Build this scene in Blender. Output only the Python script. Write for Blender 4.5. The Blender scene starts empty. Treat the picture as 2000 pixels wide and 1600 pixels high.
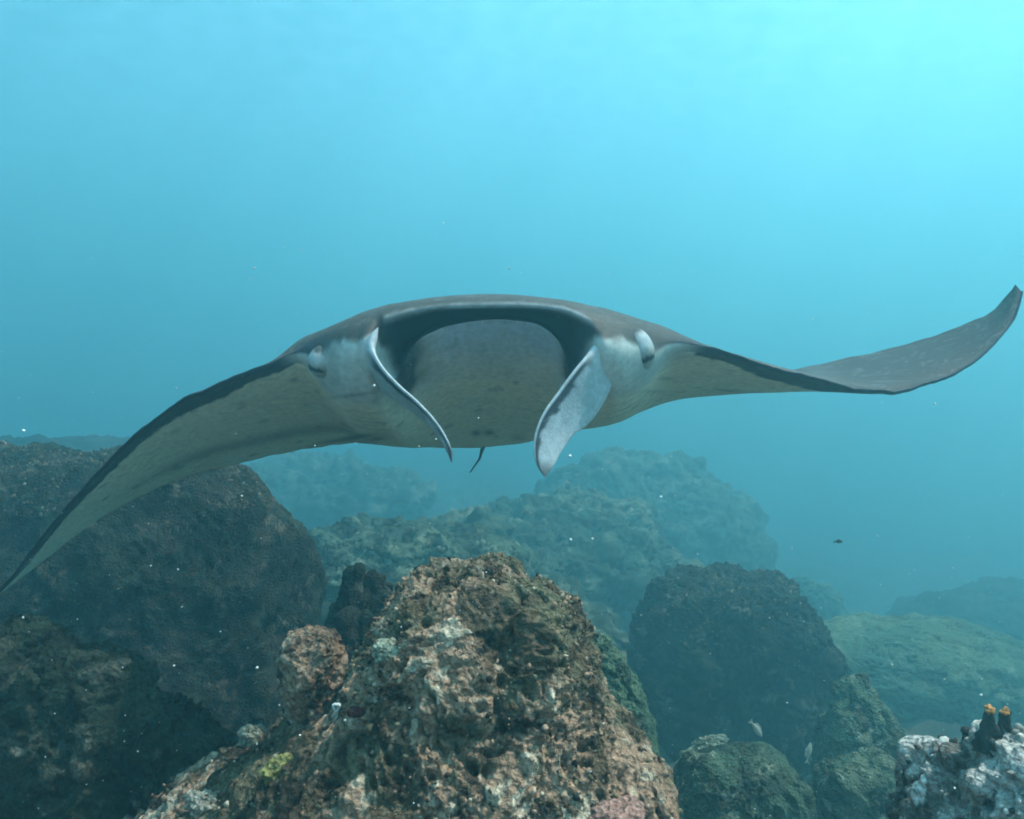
import bpy, math, random
import numpy as np
from mathutils import Vector

random.seed(7)
rng = np.random.default_rng(11)
scene = bpy.context.scene
col = scene.collection

# ------------------------------------------------------------------ camera, water light, exposure
CAM_Z = 2.3                      # camera height above the sea floor, metres
F = 1428.0                       # focal length in pixels of a 2000 px wide frame
SURFACE_Z = CAM_Z + 22.0          # height of the water surface

cam_data = bpy.data.cameras.new("camera")
cam_data.sensor_width = 36.0
cam_data.lens = 36.0 * F / 2000.0
cam_data.clip_start = 0.02
cam_data.clip_end = 500.0
cam = bpy.data.objects.new("camera", cam_data)
cam.location = (0, 0, CAM_Z)
cam.rotation_euler = (math.radians(90), 0, 0)
col.objects.link(cam)
scene.camera = cam

SUN_DIR = Vector((0.46, 0.08, 0.84)).normalized()      # towards the sun
sun_el = math.asin(SUN_DIR.z)
sun_az = math.atan2(SUN_DIR.x, SUN_DIR.y)

world = bpy.data.worlds.new("World")
scene.world = world
world.use_nodes = True
wn = world.node_tree
wn.nodes.clear()
sky = wn.nodes.new("ShaderNodeTexSky")
sky.sky_type = 'NISHITA'
sky.sun_disc = False
sky.sun_elevation = sun_el
sky.sun_rotation = sun_az
bg = wn.nodes.new("ShaderNodeBackground")
bg.inputs["Strength"].default_value = 0.10
wo = wn.nodes.new("ShaderNodeOutputWorld")
wn.links.new(sky.outputs[0], bg.inputs[0])
wn.links.new(bg.outputs[0], wo.inputs[0])

sun_data = bpy.data.lights.new("sun", 'SUN')
sun_data.energy = 5.0
sun_data.angle = math.radians(0.6)
sun_data.color = (1.0, 0.95, 0.87)
sun = bpy.data.objects.new("sun", sun_data)
sun.rotation_euler = (-SUN_DIR).to_track_quat('-Z', 'Y').to_euler()
sun.location = (6, 3, 14)
col.objects.link(sun)

scene.view_settings.view_transform = 'Standard'
scene.view_settings.look = 'None'
scene.view_settings.exposure = 2.02
scene.view_settings.gamma = 1.0
scene.view_settings.use_curve_mapping = False

WATER_DENSITY = 0.055
WATER_COLOUR = (0.225, 0.625, 0.725)
WATER_ABSORB = (0.0, 0.0, 0.0)
WATER_G = 0.48

cy = scene.cycles
cy.use_denoising = True
cy.use_adaptive_sampling = True
cy.adaptive_threshold = 0.03
cy.max_bounces = 4
cy.diffuse_bounces = 2
cy.glossy_bounces = 2
cy.transparent_max_bounces = 8
cy.volume_bounces = 2
cy.sample_clamp_indirect = 4.0
cy.filter_width = 1.9


# ------------------------------------------------------------------ helpers
def at(px, py, y):
    """world point seen at a 2000x1600 position, y metres ahead of the camera"""
    return np.array([(px - 1000.0) / F * y, y, CAM_Z - (py - 800.0) / F * y])


def tag(o, label=None, cat=None, group=None, kind=None):
    if label: o["label"] = label
    if cat: o["category"] = cat
    if group: o["group"] = group
    if kind: o["kind"] = kind
    return o


def mesh_obj(name, verts, faces, mat=None, parent=None, colours=None, smooth=True):
    """faces: (n,3) or (n,4) int array"""
    verts = np.asarray(verts, dtype=np.float32)
    faces = np.asarray(faces, dtype=np.int32)
    k = faces.shape[1]
    me = bpy.data.meshes.new(name)
    me.vertices.add(len(verts))
    me.vertices.foreach_set("co", verts.ravel())
    me.loops.add(faces.size)
    me.loops.foreach_set("vertex_index", faces.ravel())
    me.polygons.add(len(faces))
    me.polygons.foreach_set("loop_start", np.arange(0, faces.size, k, dtype=np.int32))
    me.update(calc_edges=True)
    me.validate()
    if smooth:
        me.polygons.foreach_set("use_smooth", np.ones(len(me.polygons), dtype=bool))
    if colours is not None:
        ca = me.color_attributes.new("pigment", 'FLOAT_COLOR', 'POINT')
        c = np.ones((len(verts), 4), dtype=np.float32)
        c[:, :3] = np.clip(colours, 0, 1)
        ca.data.foreach_set("color", c.ravel())
    o = bpy.data.objects.new(name, me)
    if mat: me.materials.append(mat)
    if parent: o.parent = parent
    col.objects.link(o)
    return o


def empty(name, loc):
    o = bpy.data.objects.new(name, None)
    o.location = loc
    o.empty_display_size = 0.1
    col.objects.link(o)
    return o


# ---- vectorised noise
def _hash(ix, iy, iz, s):
    h = (ix.astype(np.uint32) * np.uint32(374761393) + iy.astype(np.uint32) * np.uint32(668265263)
         + iz.astype(np.uint32) * np.uint32(2147483647 - 1274126177) + np.uint32((s * 974634777 + 12345) & 0xffffffff))
    h = (h ^ (h >> np.uint32(13))) * np.uint32(1274126177)
    h = (h ^ (h >> np.uint32(15))) * np.uint32(2246822519)
    return h ^ (h >> np.uint32(16))


def _rnd(ix, iy, iz, s):
    return _hash(ix, iy, iz, s).astype(np.float32) * np.float32(1.0 / 4294967295.0)


def vnoise(p, s=0):
    """smooth value noise, about -1..1"""
    p = np.asarray(p, dtype=np.float32)
    i = np.floor(p).astype(np.int64)
    f = p - i
    u = f * f * f * (f * (f * 6 - 15) + 10)
    out = 0
    for dx in (0, 1):
        wx = u[:, 0] if dx else 1 - u[:, 0]
        for dy in (0, 1):
            wy = u[:, 1] if dy else 1 - u[:, 1]
            for dz in (0, 1):
                wz = u[:, 2] if dz else 1 - u[:, 2]
                out = out + wx * wy * wz * _rnd(i[:, 0] + dx, i[:, 1] + dy, i[:, 2] + dz, s)
    return out * 2 - 1


def fbm(p, octaves=4, s=0, gain=0.5, lac=2.03):
    a, t, n = 1.0, 0.0, 0.0
    for k in range(octaves):
        t = t + a * vnoise(p * (lac ** k) + 17.3 * k, s + k)
        n += a
        a *= gain
    return t / n


def worley(p, s=0):
    """distance to nearest feature point, and the cell's own random number"""
    p = np.asarray(p, dtype=np.float32)
    best = np.full(len(p), 9.0, np.float32)
    rid = np.zeros(len(p), np.float32)
    for c0 in range(0, len(p), 60000):
        q = p[c0:c0 + 60000]
        i = np.floor(q).astype(np.int64)
        f = q - i
        b = np.full(len(q), 9.0, np.float32)
        r = np.zeros(len(q), np.float32)
        for dx in (-1, 0, 1):
            for dy in (-1, 0, 1):
                for dz in (-1, 0, 1):
                    jx, jy, jz = i[:, 0] + dx, i[:, 1] + dy, i[:, 2] + dz
                    h = _hash(jx, jy, jz, s)
                    ox = (h & np.uint32(1023)).astype(np.float32) / 1023
                    oy = ((h >> np.uint32(10)) & np.uint32(1023)).astype(np.float32) / 1023
                    oz = ((h >> np.uint32(20)) & np.uint32(1023)).astype(np.float32) / 1023
                    d = (dx + ox - f[:, 0]) ** 2 + (dy + oy - f[:, 1]) ** 2 + (dz + oz - f[:, 2]) ** 2
                    m = d < b
                    b = np.where(m, d, b)
                    r = np.where(m, (h >> np.uint32(7) & np.uint32(4095)).astype(np.float32) / 4095, r)
        best[c0:c0 + 60000] = np.sqrt(b)
        rid[c0:c0 + 60000] = r
    return best, rid


def smooth(a, b, x):
    t = np.clip((x - a) / (b - a), 0, 1)
    return t * t * (3 - 2 * t)


def mixc(c1, c2, t):
    t = np.asarray(t)[:, None]
    return c1 * (1 - t) + np.asarray(c2) * t


# ------------------------------------------------------------------ materials
def pigment_material(name, rough, grain_scale, grain_amt, bump=0.0, spec=0.3, bump_scale=None, pits=0.0):
    m = bpy.data.materials.new(name)
    m.use_nodes = True
    n, l = m.node_tree.nodes, m.node_tree.links
    b = n["Principled BSDF"]
    b.inputs["Roughness"].default_value = rough
    b.inputs["Specular IOR Level"].default_value = spec
    a = n.new("ShaderNodeAttribute"); a.attribute_name = "pigment"
    tc = n.new("ShaderNodeTexCoord")
    nz = n.new("ShaderNodeTexNoise")
    nz.inputs["Scale"].default_value = grain_scale
    nz.inputs["Detail"].default_value = 6.0
    nz.inputs["Roughness"].default_value = 0.65
    l.new(tc.outputs["Object"], nz.inputs["Vector"])
    mr = n.new("ShaderNodeMapRange")
    mr.inputs["From Min"].default_value = 0.25
    mr.inputs["From Max"].default_value = 0.75
    mr.inputs["To Min"].default_value = 1.0 - grain_amt
    mr.inputs["To Max"].default_value = 1.0 + grain_amt
    l.new(nz.outputs["Fac"], mr.inputs["Value"])
    mx = n.new("ShaderNodeVectorMath"); mx.operation = 'SCALE'
    l.new(a.outputs["Color"], mx.inputs[0])
    l.new(mr.outputs["Result"], mx.inputs["Scale"])
    l.new(mx.outputs["Vector"], b.inputs["Base Color"])
    if bump:
        n2 = n.new("ShaderNodeTexNoise")
        n2.inputs["Scale"].default_value = bump_scale or grain_scale
        n2.inputs["Detail"].default_value = 8.0
        l.new(tc.outputs["Object"], n2.inputs["Vector"])
        bp = n.new("ShaderNodeBump")
        bp.inputs["Strength"].default_value = bump
        bp.inputs["Distance"].default_value = 0.01
        if pits:
            bp.inputs["Distance"].default_value = 0.022
            vo = n.new("ShaderNodeTexVoronoi"); vo.inputs["Scale"].default_value = pits
            wv = n.new("ShaderNodeVectorMath"); wv.operation = 'MULTIPLY_ADD'
            wv.inputs[1].default_value = (0.02, 0.02, 0.02)
            l.new(n2.outputs["Color"], wv.inputs[0]); l.new(tc.outputs["Object"], wv.inputs[2])
            l.new(wv.outputs[0], vo.inputs["Vector"])
            ad = n.new("ShaderNodeMath"); ad.operation = 'MULTIPLY_ADD'; ad.inputs[1].default_value = 0.7
            l.new(vo.outputs["Distance"], ad.inputs[0]); l.new(n2.outputs["Fac"], ad.inputs[2])
            l.new(ad.outputs[0], bp.inputs["Height"])
        else:
            l.new(n2.outputs["Fac"], bp.inputs["Height"])
        l.new(bp.outputs["Normal"], b.inputs["Normal"])
    return m


MAT_ROCK = pigment_material("reef_rock", 0.95, 70.0, 0.75, 1.0, 0.08, 75.0, pits=58.0)
MAT_CORAL = pigment_material("coral", 0.9, 90.0, 0.3, 0.5, 0.15, 140.0)
MAT_SKIN = pigment_material("manta_skin", 0.58, 42.0, 0.26, 0.22, 0.2, 130.0)
MAT_FISH = pigment_material("fish_scale", 0.4, 60.0, 0.1)

# ------------------------------------------------------------------ sea floor
FLOOR = 0.0


def floor_height(x, y):
    p = np.stack([x * 0.35, y * 0.35, np.zeros_like(x)], 1)
    q = np.stack([x * 1.6, y * 1.6, np.full_like(x, 3.3)], 1)
    h = 0.35 * fbm(p, 4, 41) + 0.12 * fbm(q, 5, 57)
    # the floor falls away ahead, most steeply to the right
    h = h * (1 + 1.2 * smooth(8, 20, y)) - 1.7 * smooth(2.4, 6.0, y) - 4.0 * smooth(7, 26, y) * smooth(-2, 6, x) - 1.0 * smooth(7, 26, y)
    h = h + 1.5 * np.exp(-((x + 1.0) / 2.4) ** 2) * smooth(5.5, 10, y) * smooth(26, 15, y)
    return h + FLOOR


def make_floor():
    a = np.linspace(-1, 1, 520)
    gx = np.sign(a) * (np.abs(a) ** 2.4) * 105
    b = np.linspace(0, 1, 520)
    gy = -14 + 42 * b + 140 * b ** 6
    X, Y = np.meshgrid(gx, gy)
    x, y = X.ravel().astype(np.float32), Y.ravel().astype(np.float32)
    z = floor_height(x, y)
    p = np.stack([x, y, z], 1)
    w, _ = worley(p * 5.0, 3)
    w2, r2_ = worley(p * np.array([1.7, 1.7, 0.3]), 6)
    far_ = 0.35 + 0.65 * smooth(3.5, 6.0, y)
    z = z + 0.10 * far_ * (1 - w) + 0.28 * far_ * (0.7 - w2) * (0.2 + r2_) + 0.22 * far_ * fbm(p * 3.1, 5, 4)
    n = len(a)
    i = np.arange(len(x)).reshape(n, n)
    f = np.stack([i[:-1, :-1], i[:-1, 1:], i[1:, 1:], i[1:, :-1]], -1).reshape(-1, 4)
    v = np.stack([x, y, z], 1)
    t = fbm(p * 2.2, 4, 8)
    c = np.tile(np.array([0.09, 0.09, 0.06]), (len(x), 1))
    c = mixc(c, (0.16, 0.16, 0.11), smooth(0.05, 0.5, t))
    c = mixc(c, (0.04, 0.04, 0.03), smooth(-0.05, -0.45, t))
    o = mesh_obj("seabed", v, f, MAT_ROCK, None, c)
    return tag(o, kind="structure")


make_floor()

# ------------------------------------------------------------------ boulders
_cs = {}


def cube_sphere(n):
    if n in _cs: return _cs[n]
    t = np.tan(np.linspace(-1, 1, n + 1) * math.pi / 4)
    A, B = np.meshgrid(t, t)
    one = np.ones_like(A)
    sides = [(one, A, B), (-one, B, A), (B, one, A), (A, -one, B), (A, B, one), (B, A, -one)]
    V, Fc, off = [], [], 0
    i = np.arange((n + 1) ** 2).reshape(n + 1, n + 1)
    q = np.stack([i[:-1, :-1], i[:-1, 1:], i[1:, 1:], i[1:, :-1]], -1).reshape(-1, 4)
    for s in sides:
        V.append(np.stack([k.ravel() for k in s], 1))
        Fc.append(q + off)
        off += (n + 1) ** 2
    V = np.concatenate(V); Fc = np.concatenate(Fc)
    V /= np.linalg.norm(V, axis=1)[:, None]
    key = np.round(V * 1e6).astype(np.int64)
    _, first, inv = np.unique(key, axis=0, return_index=True, return_inverse=True)
    V = V[first]; Fc = inv.ravel()[Fc]
    _cs[n] = (V, Fc)
    return _cs[n]


PAL_WARM = [(0.105, 0.078, 0.048), (0.33, 0.215, 0.14), (0.48, 0.40, 0.29), (0.14, 0.125, 0.075), (0.03, 0.025, 0.02)]
PAL_GREEN = [(0.065, 0.08, 0.05), (0.13, 0.16, 0.10), (0.28, 0.30, 0.21), (0.08, 0.12, 0.075), (0.03, 0.035, 0.025)]
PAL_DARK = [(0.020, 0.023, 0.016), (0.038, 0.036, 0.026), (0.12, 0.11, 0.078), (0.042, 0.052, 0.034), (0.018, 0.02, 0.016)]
PAL_PALE = [(0.10, 0.16, 0.09), (0.14, 0.20, 0.12), (0.24, 0.28, 0.18), (0.09, 0.13, 0.075), (0.05, 0.065, 0.042)]


def crust_detail(p, seed, scale, amp):
    """height of knobbly coral crust, metres"""
    warp = 0.06 / scale * np.stack([vnoise(p * 6 * scale, seed + k) for k in (60, 61, 62)], 1)
    w1, r1 = worley((p + warp) * 13 * scale, seed + 1)
    w2, r2 = worley((p + warp) * 33 * scale, seed + 2)
    mod = smooth(-0.35, 0.35, vnoise(p * 5.0 * scale, seed + 5))
    h = 0.030 * (0.75 - w1) * (0.4 + 0.9 * r1) + 0.017 * (0.7 - w2) * (0.3 + r2) * (0.35 + mod)
    wp, rp = worley((p + warp) * 24 * scale + 9.7, seed + 9)
    pits = smooth(0.50, 0.12, wp) * (0.25 + rp)
    h = h - 0.034 * pits * (0.35 + mod)
    h = h + 0.010 * fbm(p * 40 * scale, 3, seed + 12)
    return h * amp / scale, r1, r2


def crust_colour(p, seed, pal, r1, r2, scale=1.0):
    a = fbm(p * 3.2 * scale, 4, seed + 20)
    b = fbm(p * 9.0 * scale, 4, seed + 25)
    c = np.tile(np.array(pal[0]), (len(p), 1))
    c = mixc(c, pal[3], smooth(-0.1, 0.25, b))
    c = mixc(c, pal[1], smooth(0.0, 0.22, a + 0.35 * b + 0.25 * (r1 - 0.5)))
    c = mixc(c, pal[4], smooth(0.10, 0.42, -b + 0.6 * (r2 - 0.6)) * 0.9)
    c = mixc(c, pal[2], smooth(0.78, 0.97, r1 * 0.7 + r2 * 0.3 + 0.3 * a))
    return c


def boulder(label, centre, radii, seed, n=90, pal=PAL_GREEN, lump=0.18, taper=0.0, power=2.0, scale=1.0,
            amp=1.0, rotz=0.0, shift=0.45, strata=0.0, lean=(0, 0), post=None, ledge=0.0, name="boulder", cat="boulder", group=None):
    V, Fc = cube_sphere(n)
    view = np.array([0.0, -0.6, 0.8])
    d = V + shift * view
    d /= np.linalg.norm(d, axis=1)[:, None]
    # superellipsoid base
    s = (np.abs(d) ** power).sum(1) ** (-1.0 / power)
    q = d * s[:, None]
    so = seed * 3.71
    lo = fbm(d * 1.25 + so, 3, seed) * lump * 1.6 + fbm(d * 3.4 + so, 3, seed + 3) * lump * 0.55
    q = q * (1 + lo)[:, None]
    k = 1 + taper * (-q[:, 2])
    q[:, 0] *= k; q[:, 1] *= k
    p = q * np.array(radii)
    p[:, 0] += lean[0] * q[:, 2]; p[:, 1] += lean[1] * q[:, 2]
    if strata:
        p[:, 2] += strata * np.sin(p[:, 2] * 26 + 3 * fbm(p * 2, 2, seed + 33))
    if post is not None:
        p = post(p)
    if rotz:
        cz, sz = math.cos(rotz), math.sin(rotz)
        p = np.stack([p[:, 0] * cz - p[:, 1] * sz, p[:, 0] * sz + p[:, 1] * cz, p[:, 2]], 1)
    # normals of the smooth lump
    fn = np.cross(p[Fc[:, 1]] - p[Fc[:, 0]], p[Fc[:, 3]] - p[Fc[:, 0]])
    nr = np.zeros_like(p)
    for kk in range(4):
        np.add.at(nr, Fc[:, kk], fn)
    nr /= np.linalg.norm(nr, axis=1)[:, None] + 1e-9
    if (nr * (p - p.mean(0))).sum() < 0:
        nr = -nr
        Fc = Fc[:, ::-1]
    pw = p + so
    h, r1, r2 = crust_detail(pw, seed, scale, amp)
    h = h + 0.06 * amp * fbm(pw * 3.0 / 1.0, 3, seed + 40)
    if ledge:
        lf = 1.0 if scale > 0.65 else 0.35
        wl, rl = worley(pw * 5.5 * lf, seed + 44)
        h = h + ledge * (0.6 - wl) * (0.3 + rl) + 0.5 * ledge * vnoise(pw * 9.0 * lf, seed + 46)
    p2 = p + nr * h[:, None]
    c = crust_colour(pw, seed, pal, r1, r2, scale)
    o = mesh_obj(name, p2, Fc, MAT_ROCK, None, c)
    o.location = centre
    tag(o, label, cat, group)
    return o, p2 + np.array(centre), nr


def by_picture(x0, x1, top, y, depth=1.0):
    """centre and radii of a rock spanning x0..x1 with its top at 'top', y metres away and standing on the floor"""
    cx = ((x0 + x1) / 2 - 1000) / F * y
    rx = (x1 - x0) / 2 / F * y
    ztop = CAM_Z - (top - 800) / F * y
    base = float(floor_height(np.array([cx]), np.array([y]))[0]) - 0.35
    rz = (ztop - base) / 2
    return (cx, y, base + rz), (rx, rx * depth, rz)


# front rock: a broad cone with a rounded, flat-topped head
def front_shape(p):
    x, y, z = p[:, 0].copy(), p[:, 1].copy(), p[:, 2].copy()
    # flared skirt below, wider on the left; shoulder step on the right
    t = np.clip((0.72 - z) / 0.55, 0, 1.7)
    x = np.where(x < 0, x * (1 + 1.75 * t), x * (1 + 0.50 * t))
    y = y * (1 + 0.75 * t)
    return np.stack([x, y, z], 1)


zt = CAM_Z - (1150 - 800) / F * 2.15
front, fv, fnrm = boulder("big pinkish brown coral-crusted rock with a flat bright top, under the manta ray",
                          (-0.12, 2.12, zt / 2 - 0.1), (0.42, 0.46, zt / 2 + 0.1), 6, n=245, pal=PAL_WARM, lump=0.08, taper=0.0,
                          power=2.7, scale=1.25, amp=1.15, shift=0.62, post=front_shape, ledge=0.04)

c, r = by_picture(1770, 2330, 1475, 1.75, 0.8)
right_front, rv, rnrm = boulder("jagged dark rock with pale crusted ridges holding the orange-tipped sponge", c, r, 23, n=150, pal=[
    (0.16, 0.15, 0.13), (0.48, 0.46, 0.41), (0.66, 0.64, 0.58), (0.12, 0.12, 0.10), (0.03, 0.03, 0.028)],
    lump=0.09, power=2.8, scale=0.9, amp=1.6, shift=0.6, ledge=0.045)

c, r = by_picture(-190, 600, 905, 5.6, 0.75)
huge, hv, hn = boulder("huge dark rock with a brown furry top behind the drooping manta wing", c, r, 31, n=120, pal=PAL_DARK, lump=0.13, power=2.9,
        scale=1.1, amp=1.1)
c, r = by_picture(-350, 330, 862, 17.0, 0.8)
boulder("hazy rock ridge showing above the huge dark rock", c, r, 37, n=80, pal=PAL_DARK, lump=0.2, power=2.4, scale=0.5, amp=1.5)
c, r = by_picture(-160, 425, 1262, 2.75, 0.7)
boulder("dim mossy green brown rock with painted-in shade below the huge dark rock", c, r, 43, n=130, pal=[
    (0.024, 0.031, 0.020), (0.046, 0.050, 0.034), (0.12, 0.12, 0.09), (0.034, 0.046, 0.028), (0.014, 0.017, 0.013)], lump=0.2, power=2.3,  # shade put into the palette: darkened colours, since the sun reaches this rock
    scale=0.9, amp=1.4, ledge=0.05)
c, r = by_picture(540, 1010, 1030, 10.5, 0.7)
boulder("low green rock slope joining the huge dark rock and the hazy mound", c, r, 47, n=90, pal=PAL_GREEN, lump=0.22, power=2.0,
        scale=0.6, amp=1.5, lean=(-0.2, 0.1), ledge=0.22)
c, r = by_picture(800, 1330, 985, 16.0, 0.8)
boulder("wide green mottled mound behind the pinkish front rock", c, r, 53, n=90, pal=PAL_GREEN, lump=0.2, power=2.0,
        scale=0.5, amp=1.7, lean=(0.1, 0.2), ledge=0.26)
c, r = by_picture(1020, 1470, 878, 25.0, 0.8)
boulder("tall hazy blue rock dome rising behind the green mottled mound", c, r, 59, n=80, pal=PAL_GREEN, lump=0.16, power=2.3,
        scale=0.45, amp=1.7, ledge=0.26)
c, r = by_picture(430, 820, 900, 28.0, 0.8)
boulder("faint blue rock mass far off below the manta belly", c, r, 61, n=60, pal=PAL_GREEN, lump=0.2, power=2.1, scale=0.4, amp=1.7, ledge=0.5)
c, r = by_picture(1235, 1615, 1135, 8.5, 0.8)
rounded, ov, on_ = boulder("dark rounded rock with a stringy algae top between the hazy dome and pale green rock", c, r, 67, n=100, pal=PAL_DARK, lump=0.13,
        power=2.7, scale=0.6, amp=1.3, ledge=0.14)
c, r = by_picture(1575, 2010, 1213, 11.0, 0.75)
boulder("smooth pale green rock with a broad rounded back", c, r, 71, n=80, pal=PAL_PALE, lump=0.09, power=2.6, scale=0.5, amp=0.7)
c, r = by_picture(1530, 1650, 1135, 20.0, 0.9)
boulder("small faint round rock far behind the pale green rock", c, r, 73, n=40, pal=PAL_PALE, lump=0.15, power=2.3, scale=0.4, amp=1)
c, r = by_picture(1790, 2300, 1160, 20.0, 0.8)
boulder("dim blue rock bank far off beyond the pale green rock", c, r, 79, n=60, pal=PAL_DARK, lump=0.22, power=2.4, scale=0.4, amp=1.4)
c, r = by_picture(1318, 1580, 1472, 4.3, 0.9)
boulder("grey green knobbly rock with a short lump resting on top", c, r, 83, n=100, pal=PAL_GREEN, lump=0.07, power=4.6, scale=0.9, amp=0.9)
c, r = by_picture(1580, 1775, 1362, 5.6, 0.9)
boulder("speckled conical rock in front of the pale green rock", c, r, 89, n=90, pal=PAL_GREEN, lump=0.12, power=3.0, scale=0.8, amp=1.0, taper=0.15)
c, r = by_picture(1600, 1765, 1488, 4.6, 0.9)
boulder("squat green rock wedged beside the jagged dark rock", c, r, 97, n=80, pal=PAL_GREEN, lump=0.09, power=4.0, scale=0.9, amp=0.9)
c, r = by_picture(1120, 1330, 1262, 4.4, 1.1)
boulder("leaning grey green slab of rock along the right flank of the pinkish rock", c, r, 101, n=90, pal=PAL_PALE, lump=0.12, power=2.2,
        scale=0.8, amp=0.9, lean=(-0.18, 0.05), taper=0.25)
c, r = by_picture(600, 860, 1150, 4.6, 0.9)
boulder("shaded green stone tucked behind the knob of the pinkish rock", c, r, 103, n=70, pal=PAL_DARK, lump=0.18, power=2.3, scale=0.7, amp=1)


# ------------------------------------------------------------------ knobs of coral crust on the two near rocks
def nub_unit():
    V, Fc = cube_sphere(2)
    return V, Fc


def crust_nubs(parent, pts, nrm, count, rmin, rmax, pal, seed, zmin):
    V, Fc = nub_unit()
    g = np.random.default_rng(seed)
    view = np.array([0, 0, CAM_Z]) - pts
    view /= np.linalg.norm(view, axis=1)[:, None]
    ok = np.where(((nrm * view).sum(1) > -0.25) & (pts[:, 2] > zmin))[0]
    # patchy: more where a slow noise is high
    dens = smooth(-0.35, 0.35, fbm(pts[ok] * 5.5, 3, seed)) + 0.05
    pick = g.choice(ok, count, p=dens / dens.sum())
    base = pts[pick]; n = nrm[pick]
    t = np.cross(n, g.normal(size=n.shape)); t /= np.linalg.norm(t, axis=1)[:, None]
    b = np.cross(n, t)
    R = rmin + (rmax - rmin) * g.random(count) ** 2.5
    sx = R * g.uniform(0.6, 1.4, count); sy = R * g.uniform(0.6, 1.4, count); sz = R * g.uniform(0.7, 1.9, count)
    jit = 1 + g.uniform(-0.45, 0.45, (count, len(V)))
    W = V[None, :, :] * jit[:, :, None]
    P = (base + n * (R * 0.25)[:, None])[:, None, :] + W[:, :, 0:1] * (t * sx[:, None])[:, None, :] \
        + W[:, :, 1:2] * (b * sy[:, None])[:, None, :] + W[:, :, 2:3] * (n * sz[:, None])[:, None, :]
    idx = (np.arange(count) * len(V))[:, None, None] + Fc[None]
    pal = np.array(pal)
    ci = g.choice(len(pal), count, p=[0.30, 0.30, 0.04, 0.22, 0.14])
    c = np.repeat(pal[ci] * g.uniform(0.7, 1.25, (count, 1)), len(V), axis=0)
    loc = np.array(parent.location)
    o = mesh_obj("coral_crust", P.reshape(-1, 3) - loc, idx.reshape(-1, 4), MAT_CORAL, parent, c)
    o["kind"] = "stuff"
    return o


crust_nubs(front, fv, fnrm, 5000, 0.002, 0.0075, PAL_WARM, 71, 0.6)
crust_nubs(right_front, rv, rnrm, 2500, 0.002, 0.010, [(0.2, 0.19, 0.16), (0.5, 0.48, 0.42), (0.66, 0.64, 0.58), (0.3, 0.28, 0.23), (0.05, 0.05, 0.045)], 73, 0.6)
PAL_TUFT = [(0.10, 0.085, 0.055), (0.16, 0.13, 0.085), (0.30, 0.26, 0.19), (0.08, 0.085, 0.05), (0.03, 0.03, 0.022)]
crust_nubs(huge, hv, hn, 3000, 0.003, 0.012, PAL_TUFT, 75, hv[:, 2].max() - 0.5)
crust_nubs(rounded, ov, on_, 1500, 0.004, 0.016, PAL_TUFT, 77, ov[:, 2].max() - 0.7)


# ------------------------------------------------------------------ rubble on the slope behind the front rock
g_ = np.random.default_rng(91)
rub = []
for k in range(6):
    V_, F_ = cube_sphere(28)
    d_ = V_ * (1 + 0.75 * fbm(V_ * 1.5 + k * 7, 4, 200 + k) + 0.34 * (0.6 - worley(V_ * 2.6 + k, 210 + k)[0]) + 0.16 * (0.6 - worley(V_ * 7 + k, 230 + k)[0]))[:, None]
    t_ = fbm(V_ * 2.4 + k, 3, 220 + k)
    c_ = mixc(np.tile(np.array(PAL_GREEN[0]), (len(V_), 1)), PAL_GREEN[1], smooth(-0.1, 0.3, t_))
    c_ = mixc(c_, PAL_GREEN[2], smooth(0.25, 0.5, t_))
    rub.append((d_, F_, c_))
rub_mesh = [None] * 6
for k in range(56):
    y_ = g_.uniform(6.0, 14.0)
    x_ = (g_.uniform(560, 1180) - 1000) / F * y_
    r_ = g_.uniform(0.14, 0.42) * (0.6 + y_ / 14)
    z_ = float(floor_height(np.array([x_]), np.array([y_]))[0])
    m_ = k % 6
    if rub_mesh[m_] is None:
        o = mesh_obj("rubble_stone", *rub[m_][:2], MAT_ROCK, None, rub[m_][2])
        rub_mesh[m_] = o.data
    else:
        o = bpy.data.objects.new("rubble_stone", rub_mesh[m_]); col.objects.link(o)
    o.location = (x_, y_, z_ + r_ * 0.12)
    o.scale = (r_ * g_.uniform(0.8, 1.4), r_ * g_.uniform(0.8, 1.3), r_ * g_.uniform(0.6, 0.95))
    o.rotation_euler = (g_.uniform(-0.4, 0.4), g_.uniform(-0.4, 0.4), g_.uniform(0, 6.28))
    tag(o, "green grey stone among the rubble on the slope behind the pinkish front rock", "stone", "rubble stones on the slope")


# ------------------------------------------------------------------ small growths on the rocks
def lump(name, label, cat, pos, radii, colour, seed, n=26, knob=0.12, kscale=4.0, tilt=(0, 0, 0), colour2=None, group=None):
    V, Fc = cube_sphere(n)
    w, rr = worley(V * kscale + seed, seed)
    h = 1 + knob * (0.8 - w) + 0.55 * fbm(V * 1.5 + seed, 4, seed) + 0.10 * vnoise(V * 9 + seed, seed + 4)
    p = V * h[:, None] * np.array(radii)
    c = np.tile(np.array(colour), (len(V), 1)) * (0.85 + 0.3 * rr)[:, None]
    if colour2 is not None:
        c = mixc(c, colour2, smooth(0.0, 0.35, fbm(V * 2.5 + seed, 3, seed + 9)))
    o = mesh_obj(name, p, Fc, MAT_ROCK, None, c)
    o.location = pos
    o.rotation_euler = tilt
    tag(o, label, cat, group)
    return o


def on_surface(px, py, verts):
    """nearest rock vertex along the sight line through a picture position"""
    d = verts - np.array([0, 0, CAM_Z])
    u = d[:, 0] / d[:, 1] * F + 1000
    v = 800 - d[:, 2] / d[:, 1] * F
    q = (u - px) ** 2 + (v - py) ** 2
    near = np.where(q < 14 ** 2)[0]
    if len(near) == 0:
        return verts[np.argmin(q)]
    return verts[near[np.argmin(d[near, 1])]]


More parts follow.
